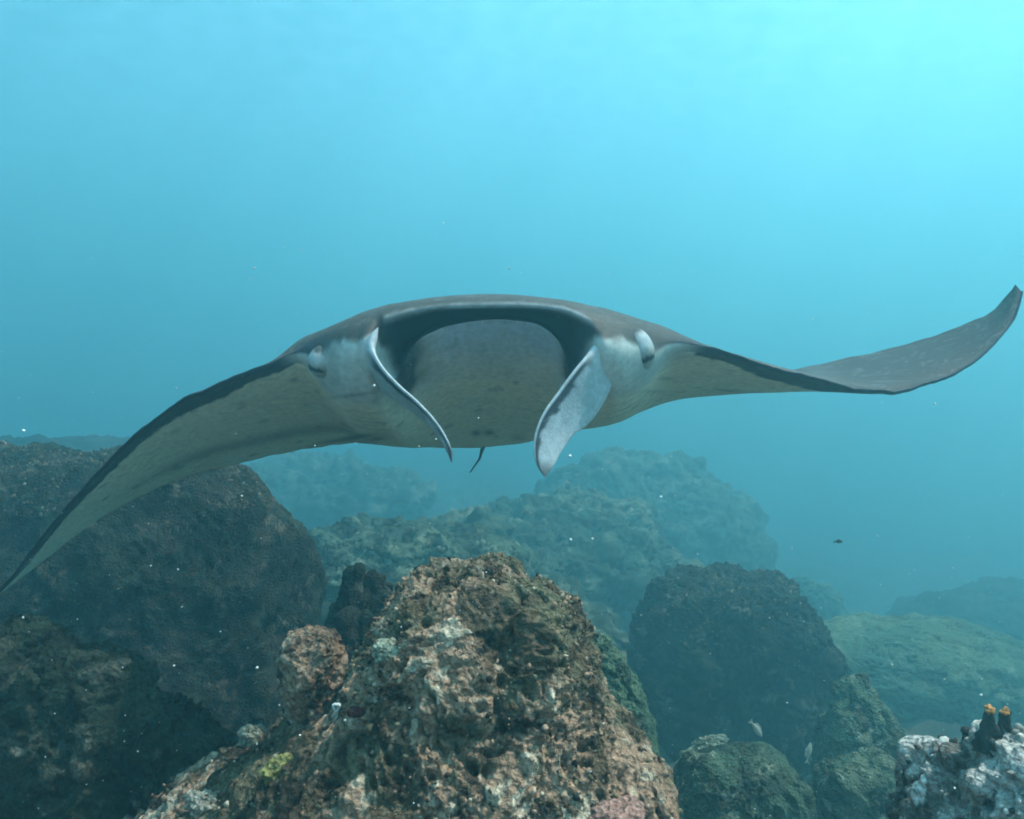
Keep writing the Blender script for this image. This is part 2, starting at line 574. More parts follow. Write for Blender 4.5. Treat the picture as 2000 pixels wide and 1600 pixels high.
boulder("brown rounded coral knob on the shoulder of the pinkish front rock", at(612, 1310, 2.16), (0.095, 0.11, 0.135), 131, n=60,
        pal=[(0.17, 0.115, 0.075), (0.30, 0.20, 0.13), (0.36, 0.28, 0.20), (0.13, 0.09, 0.06), (0.05, 0.038, 0.03)], lump=0.14, power=2.3,
        scale=1.6, amp=0.9, name="brown_coral", cat="coral")
lump("brain_coral", "small round pale green coral ball beside the brown knob", "coral",
     on_surface(747, 1262, fv), (0.034, 0.034, 0.028), (0.34, 0.36, 0.26), 5, n=24, knob=0.10, kscale=9)
lump("yellow_sponge", "mustard yellow sponge tilted on the left slope of the front rock", "sponge",
     on_surface(535, 1495, fv), (0.040, 0.030, 0.028), (0.27, 0.25, 0.09), 8, n=26, knob=0.06, kscale=3, tilt=(0, -0.5, 0.3))
lump("pale_coral", "whitish knobbly coral cushion low on the left slope of the front rock", "coral",
     on_surface(385, 1560, fv), (0.042, 0.032, 0.030), (0.36, 0.34, 0.27), 11, n=26, knob=0.3, kscale=4)
lump("pale_coral", "grey green coral clump on the left edge of the front rock", "coral",
     on_surface(490, 1425, fv), (0.038, 0.03, 0.028), (0.30, 0.29, 0.21), 12, n=26, knob=0.35, kscale=4)
lump("pink_coral", "dusty pink coral mound at the right foot of the front rock", "coral",
     on_surface(1195, 1585, fv), (0.07, 0.06, 0.03), (0.34, 0.20, 0.16), 14, n=26, knob=0.2, kscale=5)
lump("red_sponge", "small dark red sponge patch beside the white tube", "sponge",
     on_surface(692, 1385, fv), (0.018, 0.014, 0.012), (0.13, 0.035, 0.035), 16, n=16, knob=0.3, kscale=5)


def tube_ring(label, pos):
    n, m = 28, 12
    a = np.linspace(0, 2 * math.pi, n, endpoint=False)
    b = np.linspace(0, 2 * math.pi, m, endpoint=False)
    A, B = np.meshgrid(a, b, indexing='ij')
    rr = 0.008 + 0.0034 * np.cos(B) + 0.0015 * np.sin(3 * A)
    v = np.stack([rr * np.cos(A), 0.006 * np.sin(B) - 0.004, rr * np.sin(A)], -1).reshape(-1, 3)
    i = np.arange(n * m).reshape(n, m)
    f = np.stack([i, np.roll(i, -1, 0), np.roll(np.roll(i, -1, 0), -1, 1), np.roll(i, -1, 1)], -1).reshape(-1, 4)
    o = mesh_obj("worm_tube", v, f, MAT_CORAL, None, np.tile(np.array([0.62, 0.60, 0.55]), (len(v), 1)))
    o.location = pos
    tag(o, label, "worm tube")


tube_ring("white ring-shaped tube opening on the pinkish front rock", on_surface(648, 1375, fv) + np.array([0, -0.006, 0]))


def sponge():
    """dark upright sponge with orange openings, on the jagged rock"""
    b0 = on_surface(1925, 1440, rv)
    root = empty("tube_sponge", b0 - np.array([0, 0, 0.02]))
    tag(root, "dark upright sponge with orange tips on the jagged rock", "sponge")
    for k, (dx, h, lean_) in enumerate(((0.0, 0.098, 0.008), (0.034, 0.094, 0.012))):
        n, m = 18, 20
        t = np.linspace(0, 1, m)
        a = np.linspace(0, 2 * math.pi, n, endpoint=False)
        T, A = np.meshgrid(t, a, indexing='ij')
        r = 0.024 + 0.004 * np.sin(T * 5 + k) - 0.011 * T
        r = r * (1 + 0.28 * np.sin(A * 3 + T * 7) + 0.12 * np.sin(A * 7 - T * 19))
        v = np.stack([dx + lean_ * T + r * np.cos(A), 0.9 * r * np.sin(A), T * h], -1).reshape(-1, 3)
        i = np.arange(n * m).reshape(m, n)
        f = np.stack([i[:-1], np.roll(i, -1, 1)[:-1], np.roll(i, -1, 1)[1:], i[1:]], -1).reshape(-1, 4)
        mesh_obj("tube", v, f, MAT_CORAL, root, np.tile(np.array([0.035, 0.045, 0.04]), (len(v), 1)))
        V, Fc = cube_sphere(8)
        tip = V * np.array([0.010, 0.009, 0.011]) * (1 + 0.5 * vnoise(V * 2 + k, 5))[:, None] + np.array([dx + lean_, 0, h])
        mesh_obj("tip", tip, Fc, MAT_CORAL, root, np.tile(np.array([0.50, 0.22, 0.07]), (len(V), 1)))


sponge()
p = at(1388, 1452, 4.1)
lump("coral_lump", "short grey green lump lying on the knobbly rock", "coral", p, (0.085, 0.04, 0.034), (0.24, 0.27, 0.20), 19, n=26,
     knob=0.35, kscale=4, tilt=(0, -0.25, 0.1))


# ------------------------------------------------------------------ manta ray
def hermite(keys, t):
    """keys: (n,k) with parameter column 0; returns interpolated rows (finite-difference tangents)"""
    x = keys[:, 0]; y = keys[:, 1:]
    m = np.zeros_like(y)
    d = (y[1:] - y[:-1]) / (x[1:] - x[:-1])[:, None]
    h = (x[1:] - x[:-1])[:, None]
    m[1:-1] = (d[:-1] * h[1:] + d[1:] * h[:-1]) / (h[1:] + h[:-1])
    m[0] = d[0]; m[-1] = d[-1]
    k = np.clip(np.searchsorted(x, t, side='right') - 1, 0, len(x) - 2)
    hh = (x[k + 1] - x[k])[:, None]
    s = ((t - x[k]) / (x[k + 1] - x[k]))[:, None]
    s2, s3 = s * s, s * s * s
    return (2 * s3 - 3 * s2 + 1) * y[k] + (s3 - 2 * s2 + s) * hh * m[k] + (-2 * s3 + 3 * s2) * y[k + 1] + (s3 - s2) * hh * m[k + 1]


# stations from the drooping wing tip, over the head, to the raised wing tip.
# L upper front edge, M front of the section (mouth: back of the gap), J lower front edge, T rear edge; up/down thickness
W = []


def wing(LE, T, up, dn, nose=0.012):
    L = at(LE[0], LE[1], LE[2])
    d = np.array([0, 1.0, 0])
    W.append((L + d * 0.012 + np.array([0, 0, 0.004]), L - d * 0.004, L + d * 0.012 - np.array([0, 0, nose]), at(*T), up, dn))


def head(L, M, J, T, up, dn):
    W.append((at(*L), at(*M), at(*J), at(*T), up, dn))


wing((-22, 1176, 3.20), (-18, 1174, 3.26), .002, .002, .004)
wing((40, 1103, 3.12), (62, 1112, 3.36), .006, .006)
wing((95, 1030, 3.02), (140, 1052, 3.42), .012, .010)
wing((171, 942, 2.92), (247, 982, 3.50), .018, .016)
wing((243, 866, 2.83), (361, 932, 3.62), .026, .022)
wing((323, 800, 2.76), (437, 912, 3.75), .034, .030)
wing((418, 752, 2.72), (525, 892, 3.88), .045, .040, .016)
wing((525, 711, 2.72), (620, 874, 4.00), .060, .050, .022)
head((588, 678, 2.75), (580, 692, 2.735), (590, 712, 2.76), (690, 866, 4.08), 0.147, .060)
head((622, 655, 2.72), (612, 700, 2.69), (628, 745, 2.73), (735, 869, 4.15), 0.131, .060)
head((660, 640, 2.64), (652, 690, 2.60), (662, 765, 2.66), (770, 872, 4.20), 0.158, .070)
head((700, 634, 2.59), (692, 688, 2.545), (704, 768, 2.63), (800, 873, 4.22), 0.208, .075)
head((730, 632, 2.575), (728, 684, 2.56), (738, 764, 2.64), (820, 874, 4.23), 0.227, .080)
head((752, 626, 2.58), (764, 690, 2.76), (776, 735, 2.72), (840, 874, 4.24), 0.227, .082)
head((785, 616, 2.59), (800, 668, 2.94), (800, 684, 2.70), (862, 875, 4.26), 0.215, .085)
head((846, 604, 2.60), (856, 636, 3.00), (852, 645, 2.70), (900, 875, 4.29), 0.208, .088)
head((905, 601, 2.60), (910, 622, 3.02), (908, 630, 2.70), (930, 875, 4.31), 0.218, .090)
head((958, 600, 2.60), (958, 617, 3.03), (958, 624, 2.70), (955, 873, 4.32), 0.221, .090)
head((1015, 600, 2.60), (1010, 620, 3.02), (1008, 626, 2.70), (985, 870, 4.31), 0.211, .090)
head((1068, 603, 2.60), (1060, 632, 3.00), (1058, 638, 2.70), (1020, 866, 4.29), 0.196, .088)
head((1112, 612, 2.59), (1098, 662, 2.92), (1094, 672, 2.70), (1060, 856, 4.26), 0.201, .085)
head((1142, 626, 2.58), (1126, 684, 2.74), (1116, 724, 2.71), (1100, 842, 4.24), 0.216, .082)
head((1164, 638, 2.575), (1162, 684, 2.555), (1150, 755, 2.64), (1130, 832, 4.22), 0.227, .080)
head((1196, 640, 2.60), (1200, 688, 2.54), (1190, 762, 2.63), (1160, 826, 4.20), 0.211, .075)
head((1234, 640, 2.64), (1240, 692, 2.60), (1228, 755, 2.66), (1185, 824, 4.17), 0.171, .068)
head((1268, 646, 2.70), (1276, 696, 2.67), (1262, 735, 2.72), (1212, 820, 4.12), 0.152, .060)
head((1302, 654, 2.75), (1308, 674, 2.735), (1302, 695, 2.76), (1250, 806, 4.05), 0.129, .055)
wing((1385, 679, 2.75), (1310, 785, 3.95), .050, .050, .022)
wing((1480, 708, 2.77), (1395, 768, 3.80), .038, .045, .016)
wing((1570, 732, 2.83), (1480, 748, 3.70), .026, .052)
wing((1650, 755, 2.90), (1550, 722, 3.62), .018, .040)
wing((1725, 765, 2.97), (1640, 704, 3.55), .016, .024)
wing((1810, 752, 3.05), (1760, 678, 3.50), .014, .016)
wing((1890, 716, 3.13), (1862, 643, 3.45), .010, .010)
wing((1950, 664, 3.20), (1936, 606, 3.40), .007, .006)
wing((1988, 608, 3.27), (1972, 572, 3.36), .004, .004, .006)
wing((1998, 570, 3.32), (1983, 556, 3.35), .002, .002, .004)

K = np.array([np.concatenate([a, b, c_, d, [u, w]]) for a, b, c_, d, u, w in W])
arc = np.concatenate([[0], np.cumsum(np.maximum(np.linalg.norm(K[1:, 0:3] - K[:-1, 0:3], axis=1), 0.02))])
NS = 460
# more rows over the head
head_lo, head_hi = arc[8], arc[26]
dens_t = np.linspace(0, arc[-1], 4000)
dens = 1 + 1.3 * ((dens_t > head_lo) & (dens_t < head_hi))
cum = np.cumsum(dens); cum = (cum - cum[0]) / (cum[-1] - cum[0])
tt = np.interp(np.linspace(0, 1, NS), cum, dens_t)
R = hermite(np.concatenate([arc[:, None], K], 1), tt)
key_id = np.interp(tt, arc, np.arange(len(arc)))           # station number, used for the markings
Lp, Mp, Jp, Tp, tu, td = R[:, 0:3], R[:, 3:6], R[:, 6:9], R[:, 9:12], np.maximum(R[:, 12], .001), np.maximum(R[:, 13], .001)
span = np.gradient((Lp + Tp) / 2, axis=0)
chord = Tp - Lp
N = np.cross(span, chord)
N /= np.linalg.norm(N, axis=1)[:, None]
kern = np.hanning(41); kern /= kern.sum()
Np = np.pad(N, ((20, 20), (0, 0)), mode='edge')
N = np.stack([np.convolve(Np[:, k], kern, mode='valid') for k in range(3)], 1)
N /= np.linalg.norm(N, axis=1)[:, None]
if N[NS // 2, 2] < 0: N = -N

NU, NM, NL = 90, 26, 90


def prof(x, e):
    f = x ** e * (1 - x)
    xm = e / (1 + e)
    return f / (xm ** e * (1 - xm))


ring, sec = [], []
ux = np.linspace(1, 0, NU) ** 1.3                          # rear edge to upper front
for x in ux:
    ring.append(Lp * (1 - x) + Tp * x + N * (tu * prof(np.array(x), 0.6))[:, None]); sec.append((0, x))
for s in np.linspace(0, 1, NM + 2)[1:-1]:                  # round the front / into the mouth
    a = (1 - s) ** 2; b = 2 * s * (1 - s); c2 = s * s
    Mc = 2 * Mp - 0.5 * (Lp + Jp)
    ring.append(Lp * a + Mc * b + Jp * c2); sec.append((1, s))
for x in (np.linspace(0, 1, NL) ** 1.3)[:-1]:              # lower front to rear edge
    ring.append(Jp * (1 - x) + Tp * x - N * (td * prof(np.array(x), 0.75))[:, None]); sec.append((2, x))
G = np.stack(ring, 1)                                      # stations x ring x 3
nr_ = G.shape[1]
# round off the cheeks where the front face turns into the back and the belly
stw = smooth(8.0, 9.2, key_id) * smooth(12.9, 10.8, key_id) + smooth(22.1, 24.2, key_id) * smooth(27.2, 26.0, key_id)
idx_ = np.arange(nr_)
rw = np.exp(-((idx_ - (NU + NM)) / 11.0) ** 2) + np.exp(-((idx_ - NU) / 7.0) ** 2)
wgt = np.clip(stw[:, None] * rw[None], 0, 1)[:, :, None] * 0.5
for _ in range(90):
    G = G + wgt * ((np.roll(G, 1, 1) + np.roll(G, -1, 1)) / 2 - G)
sec = np.array(sec)
part = np.tile(sec[:, 0], (NS, 1)); xx = np.tile(sec[:, 1], (NS, 1)); kid = np.tile(key_id[:, None], (1, nr_))
P = G.reshape(-1, 3); part = part.ravel(); xx = xx.ravel(); kid = kid.ravel()
# soft ripples along the wing
amp_r = np.interp(kid, [0, 3, 7, 9, 26, 28, 33, 36], [0, .006, .008, .003, .003, .008, .008, 0])
rag = (smooth(0.06, 0.0, xx) * (part != 1) + (part == 1) + smooth(0.94, 1.0, xx) * (part != 1)) * np.interp(kid, [0, 1, 7, 8.5, 26, 28, 35, 36], [0, 1, 1, 0, 0, 1, 1, .3])
P = P + np.array([0, 0, 1.0]) * (0.010 * rag * fbm(P * np.array([14, 3, 3]), 3, 79))[:, None]
P = P + np.array([0, 0, 1.0]) * (amp_r * fbm(P * np.array([2.2, 1.2, 0.1]), 2, 77))[:, None]

# ---- markings (pigment)
nz1 = fbm(P * 9, 4, 101); nz2 = fbm(P * 30, 3, 103); nz3 = fbm(P * 3, 3, 107)
dark = np.array([0.085, 0.074, 0.062]); black = np.array([0.022, 0.026, 0.034]); pale = np.array([0.90, 0.80, 0.60]); white = np.array([0.75, 0.76, 0.76])
C = np.tile(dark, (len(P), 1)) * (1 + 0.25 * nz1 + 0.15 * nz2)[:, None]
is_head = smooth(9.3, 10.5, kid) * smooth(25.5, 24.0, kid)
is_mouth = smooth(12.6, 13.3, kid) * smooth(22.0, 21.2, kid)
# upper side: pale scuffed fringe along the upper jaw
fr = (part == 0) * smooth(0.007, 0.001, xx + 0.004 * nz2) * is_mouth
C = mixc(C, (0.42, 0.43, 0.43), fr * (0.5 + 0.4 * nz1))
# raised outer wing, upper side: colour darkened to lower its rendered brightness
C = mixc(C, (0.042, 0.041, 0.040), (part == 0) * smooth(28, 31, kid) * 0.7)
low = (part == 2)
Cl = np.tile(pale, (len(P), 1)) * (1 + 0.06 * nz3 + 0.04 * nz1)[:, None]
# dark line under the front edge of the wings
bw = np.interp(kid, [0, 2, 6, 7.9, 9, 26, 26.6, 29, 30, 32, 36], [.22, .11, .06, .0, .0, .0, .0, .12, .25, .6, .9])
Cl = mixc(Cl, (0.58, 0.56, 0.50), smooth(0.10, 0.0, xx) * smooth(8.2, 9.2, kid) * smooth(27.2, 26.2, kid))
edge = smooth(bw * 1.0 + 1e-4, bw * 0.82, xx + 0.022 * nz2 + 0.018 * nz1)
edge = np.where(bw > 0.004, edge, 0)
Cl = mixc(Cl, black * 1.3, edge * 0.95)
# dusky band along the rear of the drooping wing
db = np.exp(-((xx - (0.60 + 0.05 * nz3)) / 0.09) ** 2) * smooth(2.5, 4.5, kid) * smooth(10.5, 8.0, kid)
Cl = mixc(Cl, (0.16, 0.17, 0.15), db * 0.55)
db2 = np.exp(-((xx - 0.93) / 0.035) ** 2) * smooth(7.6, 8.6, kid) * smooth(11.5, 10.2, kid)
Cl = mixc(Cl, (0.05, 0.055, 0.055), db2 * 0.75)
# mouth corners
mc = (np.exp(-((kid - 13.6) / 1.0) ** 2) + np.exp(-((kid - 21.0) / 0.85) ** 2)) * smooth(0.20, 0.05, xx + 0.05 * nz1)
Cl = mixc(Cl, black, np.clip(mc * 1.25, 0, 0.96))
jaw = is_mouth * smooth(0.30, 0.02, xx + 0.05 * nz1)
Cl = mixc(Cl, (0.34, 0.44, 0.55), jaw * 0.75 * (1 - np.clip(mc * 2, 0, 1)))
# gill lines
for k0, sgn in ((10.4, 1), (11.6, 1), (24.6, -1), (23.6, -1)):
    for q in range(3):
        line = np.exp(-((xx - (0.10 + 0.085 * q + 0.03 * np.abs(kid - k0))) / 0.006) ** 2) * np.exp(-((kid - k0 + sgn * 0.1 * q) / 0.55) ** 2)
        Cl = mixc(Cl, (0.12, 0.12, 0.11), line * 0.45)
# small dark spots near the vent and dark smudges by the rear edge
mu = P[:, 0] / P[:, 1] * F + 1000; mv = 800 - (P[:, 2] - CAM_Z) / P[:, 1] * F
for sx, sy, rx_, ry_, am in ((930, 846, 9, 6, .85), (955, 845, 10, 6, .85), (1012, 856, 14, 6, .4), (700, 853, 40, 5, .7), (735, 858, 22, 5, .6),
                             (655, 862, 36, 4, .5), (1300, 740, 16, 3, .55), (1275, 765, 22, 3, .35), (690, 772, 46, 4, .5), (575, 742, 7, 4, .5)):
    Cl = mixc(Cl, (0.05, 0.05, 0.05), np.exp(-((mu - sx) / rx_) ** 2 - ((mv - sy + 0.12 * (mu - sx) * (1 if sx < 800 else -0.3)) / ry_) ** 2) * am)
scr = smooth(0.40, 0.52, fbm(P * np.array([7, 60, 60]) + 3, 2, 140)) + smooth(0.42, 0.54, fbm((P @ np.array([[.8, .6, 0], [-.6, .8, 0], [0, 0, 1]])) * np.array([60, 6, 60]) + 3, 2, 150))
Cl = mixc(Cl, (0.30, 0.28, 0.22), np.clip(scr, 0, 1) * 0.2)
C = mixc(C, (0.16, 0.155, 0.145), np.clip(scr, 0, 1) * 0.5 * (part == 0))
sp = smooth(0.50, 0.62, fbm(P * 13 + 5, 2, 120))
Cl = mixc(Cl, (0.16, 0.16, 0.15), sp * 0.4)
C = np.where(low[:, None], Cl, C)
# front faces: cheeks dark above, pale below; inside of the mouth dark
fm = (part == 1)
Cf = np.tile(dark * 0.8, (len(P), 1))
ch = smooth(0.20, 0.42, xx + 0.16 * nz1 + 0.08 * nz2) * is_head
cheek = np.array([0.56, 0.55, 0.50])
Cf = mixc(Cf, cheek, ch)
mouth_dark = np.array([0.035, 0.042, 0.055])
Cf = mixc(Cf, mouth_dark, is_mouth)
lip = is_mouth * smooth(0.06, 0.0, xx)
Cf = mixc(Cf, (0.40, 0.42, 0.44), lip * 0.7)
wingf = 1 - smooth(8.6, 9.6, kid) * smooth(26.6, 25.6, kid)
Cf = mixc(Cf, black * 1.8, wingf * 0.8)
root_pale = smooth(0.35, 0.55, xx + 0.1 * nz1) * (smooth(7.2, 8.4, kid) * smooth(10.3, 9.4, kid) + smooth(27.0, 26.2, kid) * smooth(24.0, 25.2, kid))
Cf = mixc(Cf, cheek, np.clip(root_pale, 0, 1))
C = np.where(fm[:, None], Cf, C)

ii = np.arange(NS * nr_).reshape(NS, nr_)
q1 = np.roll(ii, -1, 1)
MF = np.stack([ii[:-1], q1[:-1], q1[1:], ii[1:]], -1).reshape(-1, 4)
root_pos = np.array([at(955, 720, 3.2)[0], 3.3, CAM_Z])
manta = empty("manta_ray", root_pos)
tag(manta, "large manta ray gliding with mouth open, dark back and pale belly, one wing raised", "manta ray")
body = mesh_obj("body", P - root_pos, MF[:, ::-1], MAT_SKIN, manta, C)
# close the wing tips
# (the end rings are a few millimetres across)


def paddle(name, A, B, thick, seed, flip=False):
    """head fin between two edge curves A and B (lists of picture positions with distance)"""
    A = np.array([at(*a) for a in A]); B = np.array([at(*b) for b in B])
    n, m = 70, 40
    t = np.linspace(0, 1, n)
    def rs(Q):
        s = np.concatenate([[0], np.cumsum(np.linalg.norm(Q[1:] - Q[:-1], axis=1))]); s /= s[-1]
        return hermite(np.concatenate([s[:, None], Q], 1), t)
    A, B = rs(A), rs(B)
    wdir = B - A
    ldir = np.gradient((A + B) / 2, axis=0)
    nn = np.cross(wdir, ldir); nn /= np.linalg.norm(nn, axis=1)[:, None] + 1e-9
    a = np.linspace(0, 2 * math.pi, m, endpoint=False)
    th = thick * (1 - 0.55 * t + 0.9 * np.exp(-((t - 0.06) / 0.10) ** 2)) * np.sqrt(np.clip((1 - t) * 8, 0, 1))
    rows = []
    for k in range(m):
        u = 0.5 - 0.5 * math.cos(a[k])
        h = math.sin(a[k])
        rows.append(A + wdir * u + nn * (th * h * (0.55 + 0.45 * (1 - u)))[:, None])
    G2 = np.stack(rows, 1)
    uu = np.tile(0.5 - 0.5 * np.cos(a), (n, 1)).ravel()
    sd = np.tile(np.sin(a), (n, 1)).ravel()
    ts = np.repeat(t, m)
    Q = G2.reshape(-1, 3)
    z1 = fbm(Q * 40, 3, seed); z2 = fbm(Q * 12, 3, seed + 2)
    c = np.tile(np.array([0.44, 0.47, 0.48]), (len(Q), 1)) * (1 + 0.16 * z2 + 0.12 * z1)[:, None]
    bandw = 0.20 - 0.09 * ts + 0.07 * z2
    bd = smooth(0.02, 0.05, uu + 0.02 * z1) * smooth(bandw + 0.05, bandw - 0.02, uu + 0.10 * z1)
    c = mixc(c, (0.03, 0.035, 0.045), bd * 0.95)
    c = mixc(c, (0.62, 0.62, 0.60), smooth(0.26, 0.12, ts) * 0.8)
    c = mixc(c, (0.60, 0.60, 0.60), smooth(0.05, 0.01, uu) * smooth(0.95, 0.6, ts) * 0.8)
    c = mixc(c, (0.05, 0.055, 0.06), smooth(0.86, 0.97, ts) * 0.8)
    i = np.arange(n * m).reshape(n, m); r2 = np.roll(i, -1, 1)
    f = np.stack([i[:-1], r2[:-1], r2[1:], i[1:]], -1).reshape(-1, 4)
    o = mesh_obj(name, Q - root_pos, f, MAT_SKIN, manta, c)
    return o


fin_r = paddle("cephalic_fin",
               [(1164, 668, 2.585), (1149, 690, 2.53), (1122, 722, 2.49), (1090, 765, 2.46), (1062, 805, 2.43), (1047, 840, 2.41), (1042, 880, 2.39), (1049, 910, 2.38), (1063, 931, 2.375)],
               [(1190, 672, 2.62), (1200, 705, 2.62), (1196, 745, 2.62), (1180, 785, 2.60), (1150, 828, 2.56), (1120, 850, 2.51), (1098, 880, 2.46), (1080, 912, 2.41), (1065, 932, 2.378)],
               0.020, 5)
fin_l = paddle("cephalic_fin",
               [(738, 640, 2.545), (727, 676, 2.515), (745, 715, 2.485), (778, 752, 2.46), (815, 785, 2.43), (846, 818, 2.41), (868, 850, 2.40), (881, 880, 2.39), (883, 902, 2.385)],
               [(690, 690, 2.60), (700, 715, 2.66), (728, 745, 2.66), (768, 780, 2.64), (810, 808, 2.60), (842, 836, 2.55), (862, 862, 2.50), (876, 888, 2.44), (882, 904, 2.39)],
               0.020, 9)
fin_l["label"] = "narrow head fin seen edge on"
fin_r["label"] = "broad pale blue grey head fin"


def bulge(name, pos, radii, tilt, side):
    """eye swelling on the side of the head: grey above, a pale band (on the right-hand eye a painted sun highlight), the dark eye slit below"""
    V, Fc = cube_sphere(26)
    p = V * np.array(radii)
    nzv = fbm(V * 3, 3, 9)
    zz = V[:, 2] + 0.14 * nzv
    c = np.tile(np.array([0.40, 0.39, 0.34]), (len(V), 1))
    band = 0.72 if side > 0 else 0.55
    c = mixc(c, (0.50, 0.50, 0.49), smooth(-0.25, 0.15, zz) * smooth(-0.6, 0.3, V[:, 0] * side + 0.3 * nzv))  # pale patch; on the right-hand eye it paints in the sun's highlight
    c = mixc(c, (0.085, 0.076, 0.066), smooth(band - 0.18, band + 0.12, zz))
    ring_ = np.exp(-((zz + 0.45) / 0.15) ** 2) * smooth(-0.75, -0.1, V[:, 0] * side)
    c = mixc(c, (0.02, 0.022, 0.03), np.clip(ring_ * 1.3, 0, 0.97))
    o = mesh_obj(name, p, Fc, MAT_SKIN, manta, c)
    o.location = pos - root_pos
    o.rotation_euler = tilt
    return o


bulge("eye", at(631, 706, 2.705), (0.052, 0.070, 0.062), (0.15, 0.2, 0), -1)
bulge("eye", at(1246, 682, 2.695), (0.056, 0.075, 0.084), (0.15, -0.40, 0), 1)


def tail():
    pts = np.array([at(*q) for q in ((946, 862, 4.20), (943, 874, 4.36), (940, 884, 4.44), (936, 897, 4.55), (927, 910, 4.66), (918, 923, 4.76))])
    t = np.linspace(0, 1, 40)
    s = np.linspace(0, 1, len(pts))
    cpath = hermite(np.concatenate([s[:, None], pts], 1), t)
    m = 10
    a = np.linspace(0, 2 * math.pi, m, endpoint=False)
    rad = 0.014 * (1 - t) ** 2 + 0.0045
    rad[-1] = 0.002
    G3 = cpath[:, None, :] + rad[:, None, None] * np.stack([np.cos(a), np.zeros(m), np.sin(a)], 1)[None]
    i = np.arange(40 * m).reshape(40, m); r2 = np.roll(i, -1, 1)
    f = np.stack([i[:-1], r2[:-1], r2[1:], i[1:]], -1).reshape(-1, 4)
    mesh_obj("tail", G3.reshape(-1, 3) - root_pos, f, MAT_SKIN, manta, np.tile(np.array([0.06, 0.06, 0.06]), (40 * m, 1)))


tail()


# ------------------------------------------------------------------ small fish
def fish(label, pos, length, yaw, colour, group=None, pitch=0.0):
    root = empty("reef_fish", pos)
    root.rotation_euler = (0, pitch, yaw)
    tag(root, label, "fish", group)
    n, m = 18, 14
    t = np.linspace(0, 1, n); a = np.linspace(0, 2 * math.pi, m, endpoint=False)
    hgt = length * 0.20 * np.sin(np.pi * np.clip(t, 0.02, 0.98)) ** 0.7 * (1 - 0.45 * t) + 0.001
    T, A = np.meshgrid(t, a, indexing='ij')
    H = np.tile(hgt[:, None], (1, m))
    v = np.stack([length * (0.5 - T), 0.42 * H * np.cos(A), H * np.sin(A)], -1).reshape(-1, 3)
    i = np.arange(n * m).reshape(n, m); r2 = np.roll(i, -1, 1)
    f = np.stack([i[:-1], r2[:-1], r2[1:], i[1:]], -1).reshape(-1, 4)
    mesh_obj("body", v, f, MAT_FISH, root, np.tile(np.array(colour), (len(v), 1)))
    w = 0.002
    tv = [(-.46, 0, .02), (-.46, 0, -.02), (-.66, 0, .15), (-.60, 0, 0), (-.66, 0, -.15)]
    tv = np.array([(x * length, s, z * length) for s in (w, -w) for x, _, z in tv])
    tf = [(0, 1, 3, 2), (1, 4, 3, 3), (5, 7, 8, 6), (6, 8, 9, 9), (0, 2, 7, 5), (2, 3, 8, 7), (3, 4, 9, 8), (4, 1, 6, 9)]
    me = bpy.data.meshes.new("tail_fin")
    me.from_pydata([tuple(q) for q in tv], [], [tuple(dict.fromkeys(q)) for q in tf])
    ca = me.color_attributes.new("pigment", 'FLOAT_COLOR', 'POINT')
    for dd in ca.data: dd.color = (*colour, 1)
    me.materials.append(MAT_FISH)
    to = bpy.data.objects.new("tail_fin", me); to.parent = root; col.objects.link(to)
    dv = np.array([(x * length, s, z * length) for s in (w, -w) for x, z in ((.22, .14), (-.30, .10), (-.22, .24), (.08, .26))])
    me = bpy.data.meshes.new("dorsal_fin")
    me.from_pydata([tuple(q) for q in dv], [], [(0, 1, 2, 3), (7, 6, 5, 4), (0, 4, 5, 1), (1, 5, 6, 2), (2, 6, 7, 3), (3, 7, 4, 0)])
    ca = me.color_attributes.new("pigment", 'FLOAT_COLOR', 'POINT')
    for dd in ca.data: dd.color = (*colour, 1)
    me.materials.append(MAT_FISH)
    to = bpy.data.objects.new("dorsal_fin", me); to.parent = root; col.objects.link(to)


fish("tiny dark fish swimming in open water above the pale green rock", at(1638, 1058, 4.2), 0.05, 0.2, (0.05, 0.045, 0.05))
fish("little white particle built fish-shaped, drifting beside the tiny dark fish", at(1547, 1072, 4.2), 0.035, 1.2, (0.6, 0.65, 0.62))  # a drifting white particle, given the fish mesh


fish("fish-shaped stand-in for an unidentified pale sliver beside the dark rounded rock, above the knobbly rock", at(1478, 1425, 3.7), 0.10, 0.35, (0.38, 0.38, 0.30), pitch=0.9)  # unidentified pale sliver, filled in with a fish shape
fish("fish-shaped stand-in for an unidentified upright sliver between the knobbly rock and conical rock", at(1580, 1468, 3.7), 0.09, 0.3, (0.42, 0.42, 0.34), pitch=-1.35)  # second unidentified sliver, also given a fish shape

# ------------------------------------------------------------------ drifting specks
def marine_snow():
    V, Fc = cube_sphere(2)
    g = np.random.default_rng(5)
    cnt = 1100
    y = g.uniform(0.5, 4.0, cnt)
    px = g.uniform(-150, 2150, cnt); py = 420 + 1250 * g.random(cnt) ** 0.8
    pos = np.stack([(px - 1000) / F * y, y, CAM_Z - (py - 800) / F * y], 1)
    R_ = (0.00035 + 0.0013 * g.random(cnt) ** 5) * (0.6 + 0.3 * y)
    j = 1 + g.uniform(-0.35, 0.35, (cnt, len(V)))
    Q = pos[:, None, :] + V[None] * j[:, :, None] * R_[:, None, None]
    idx = (np.arange(cnt) * len(V))[:, None, None] + Fc[None]
    o = mesh_obj("drifting_specks", Q.reshape(-1, 3), idx.reshape(-1, 4), MAT_CORAL, None, np.tile(np.array([0.8, 0.8, 0.76]), (cnt * len(V), 1)))
    tag(o, "pale specks of plankton drifting in the water", "plankton", kind="stuff")


marine_snow()


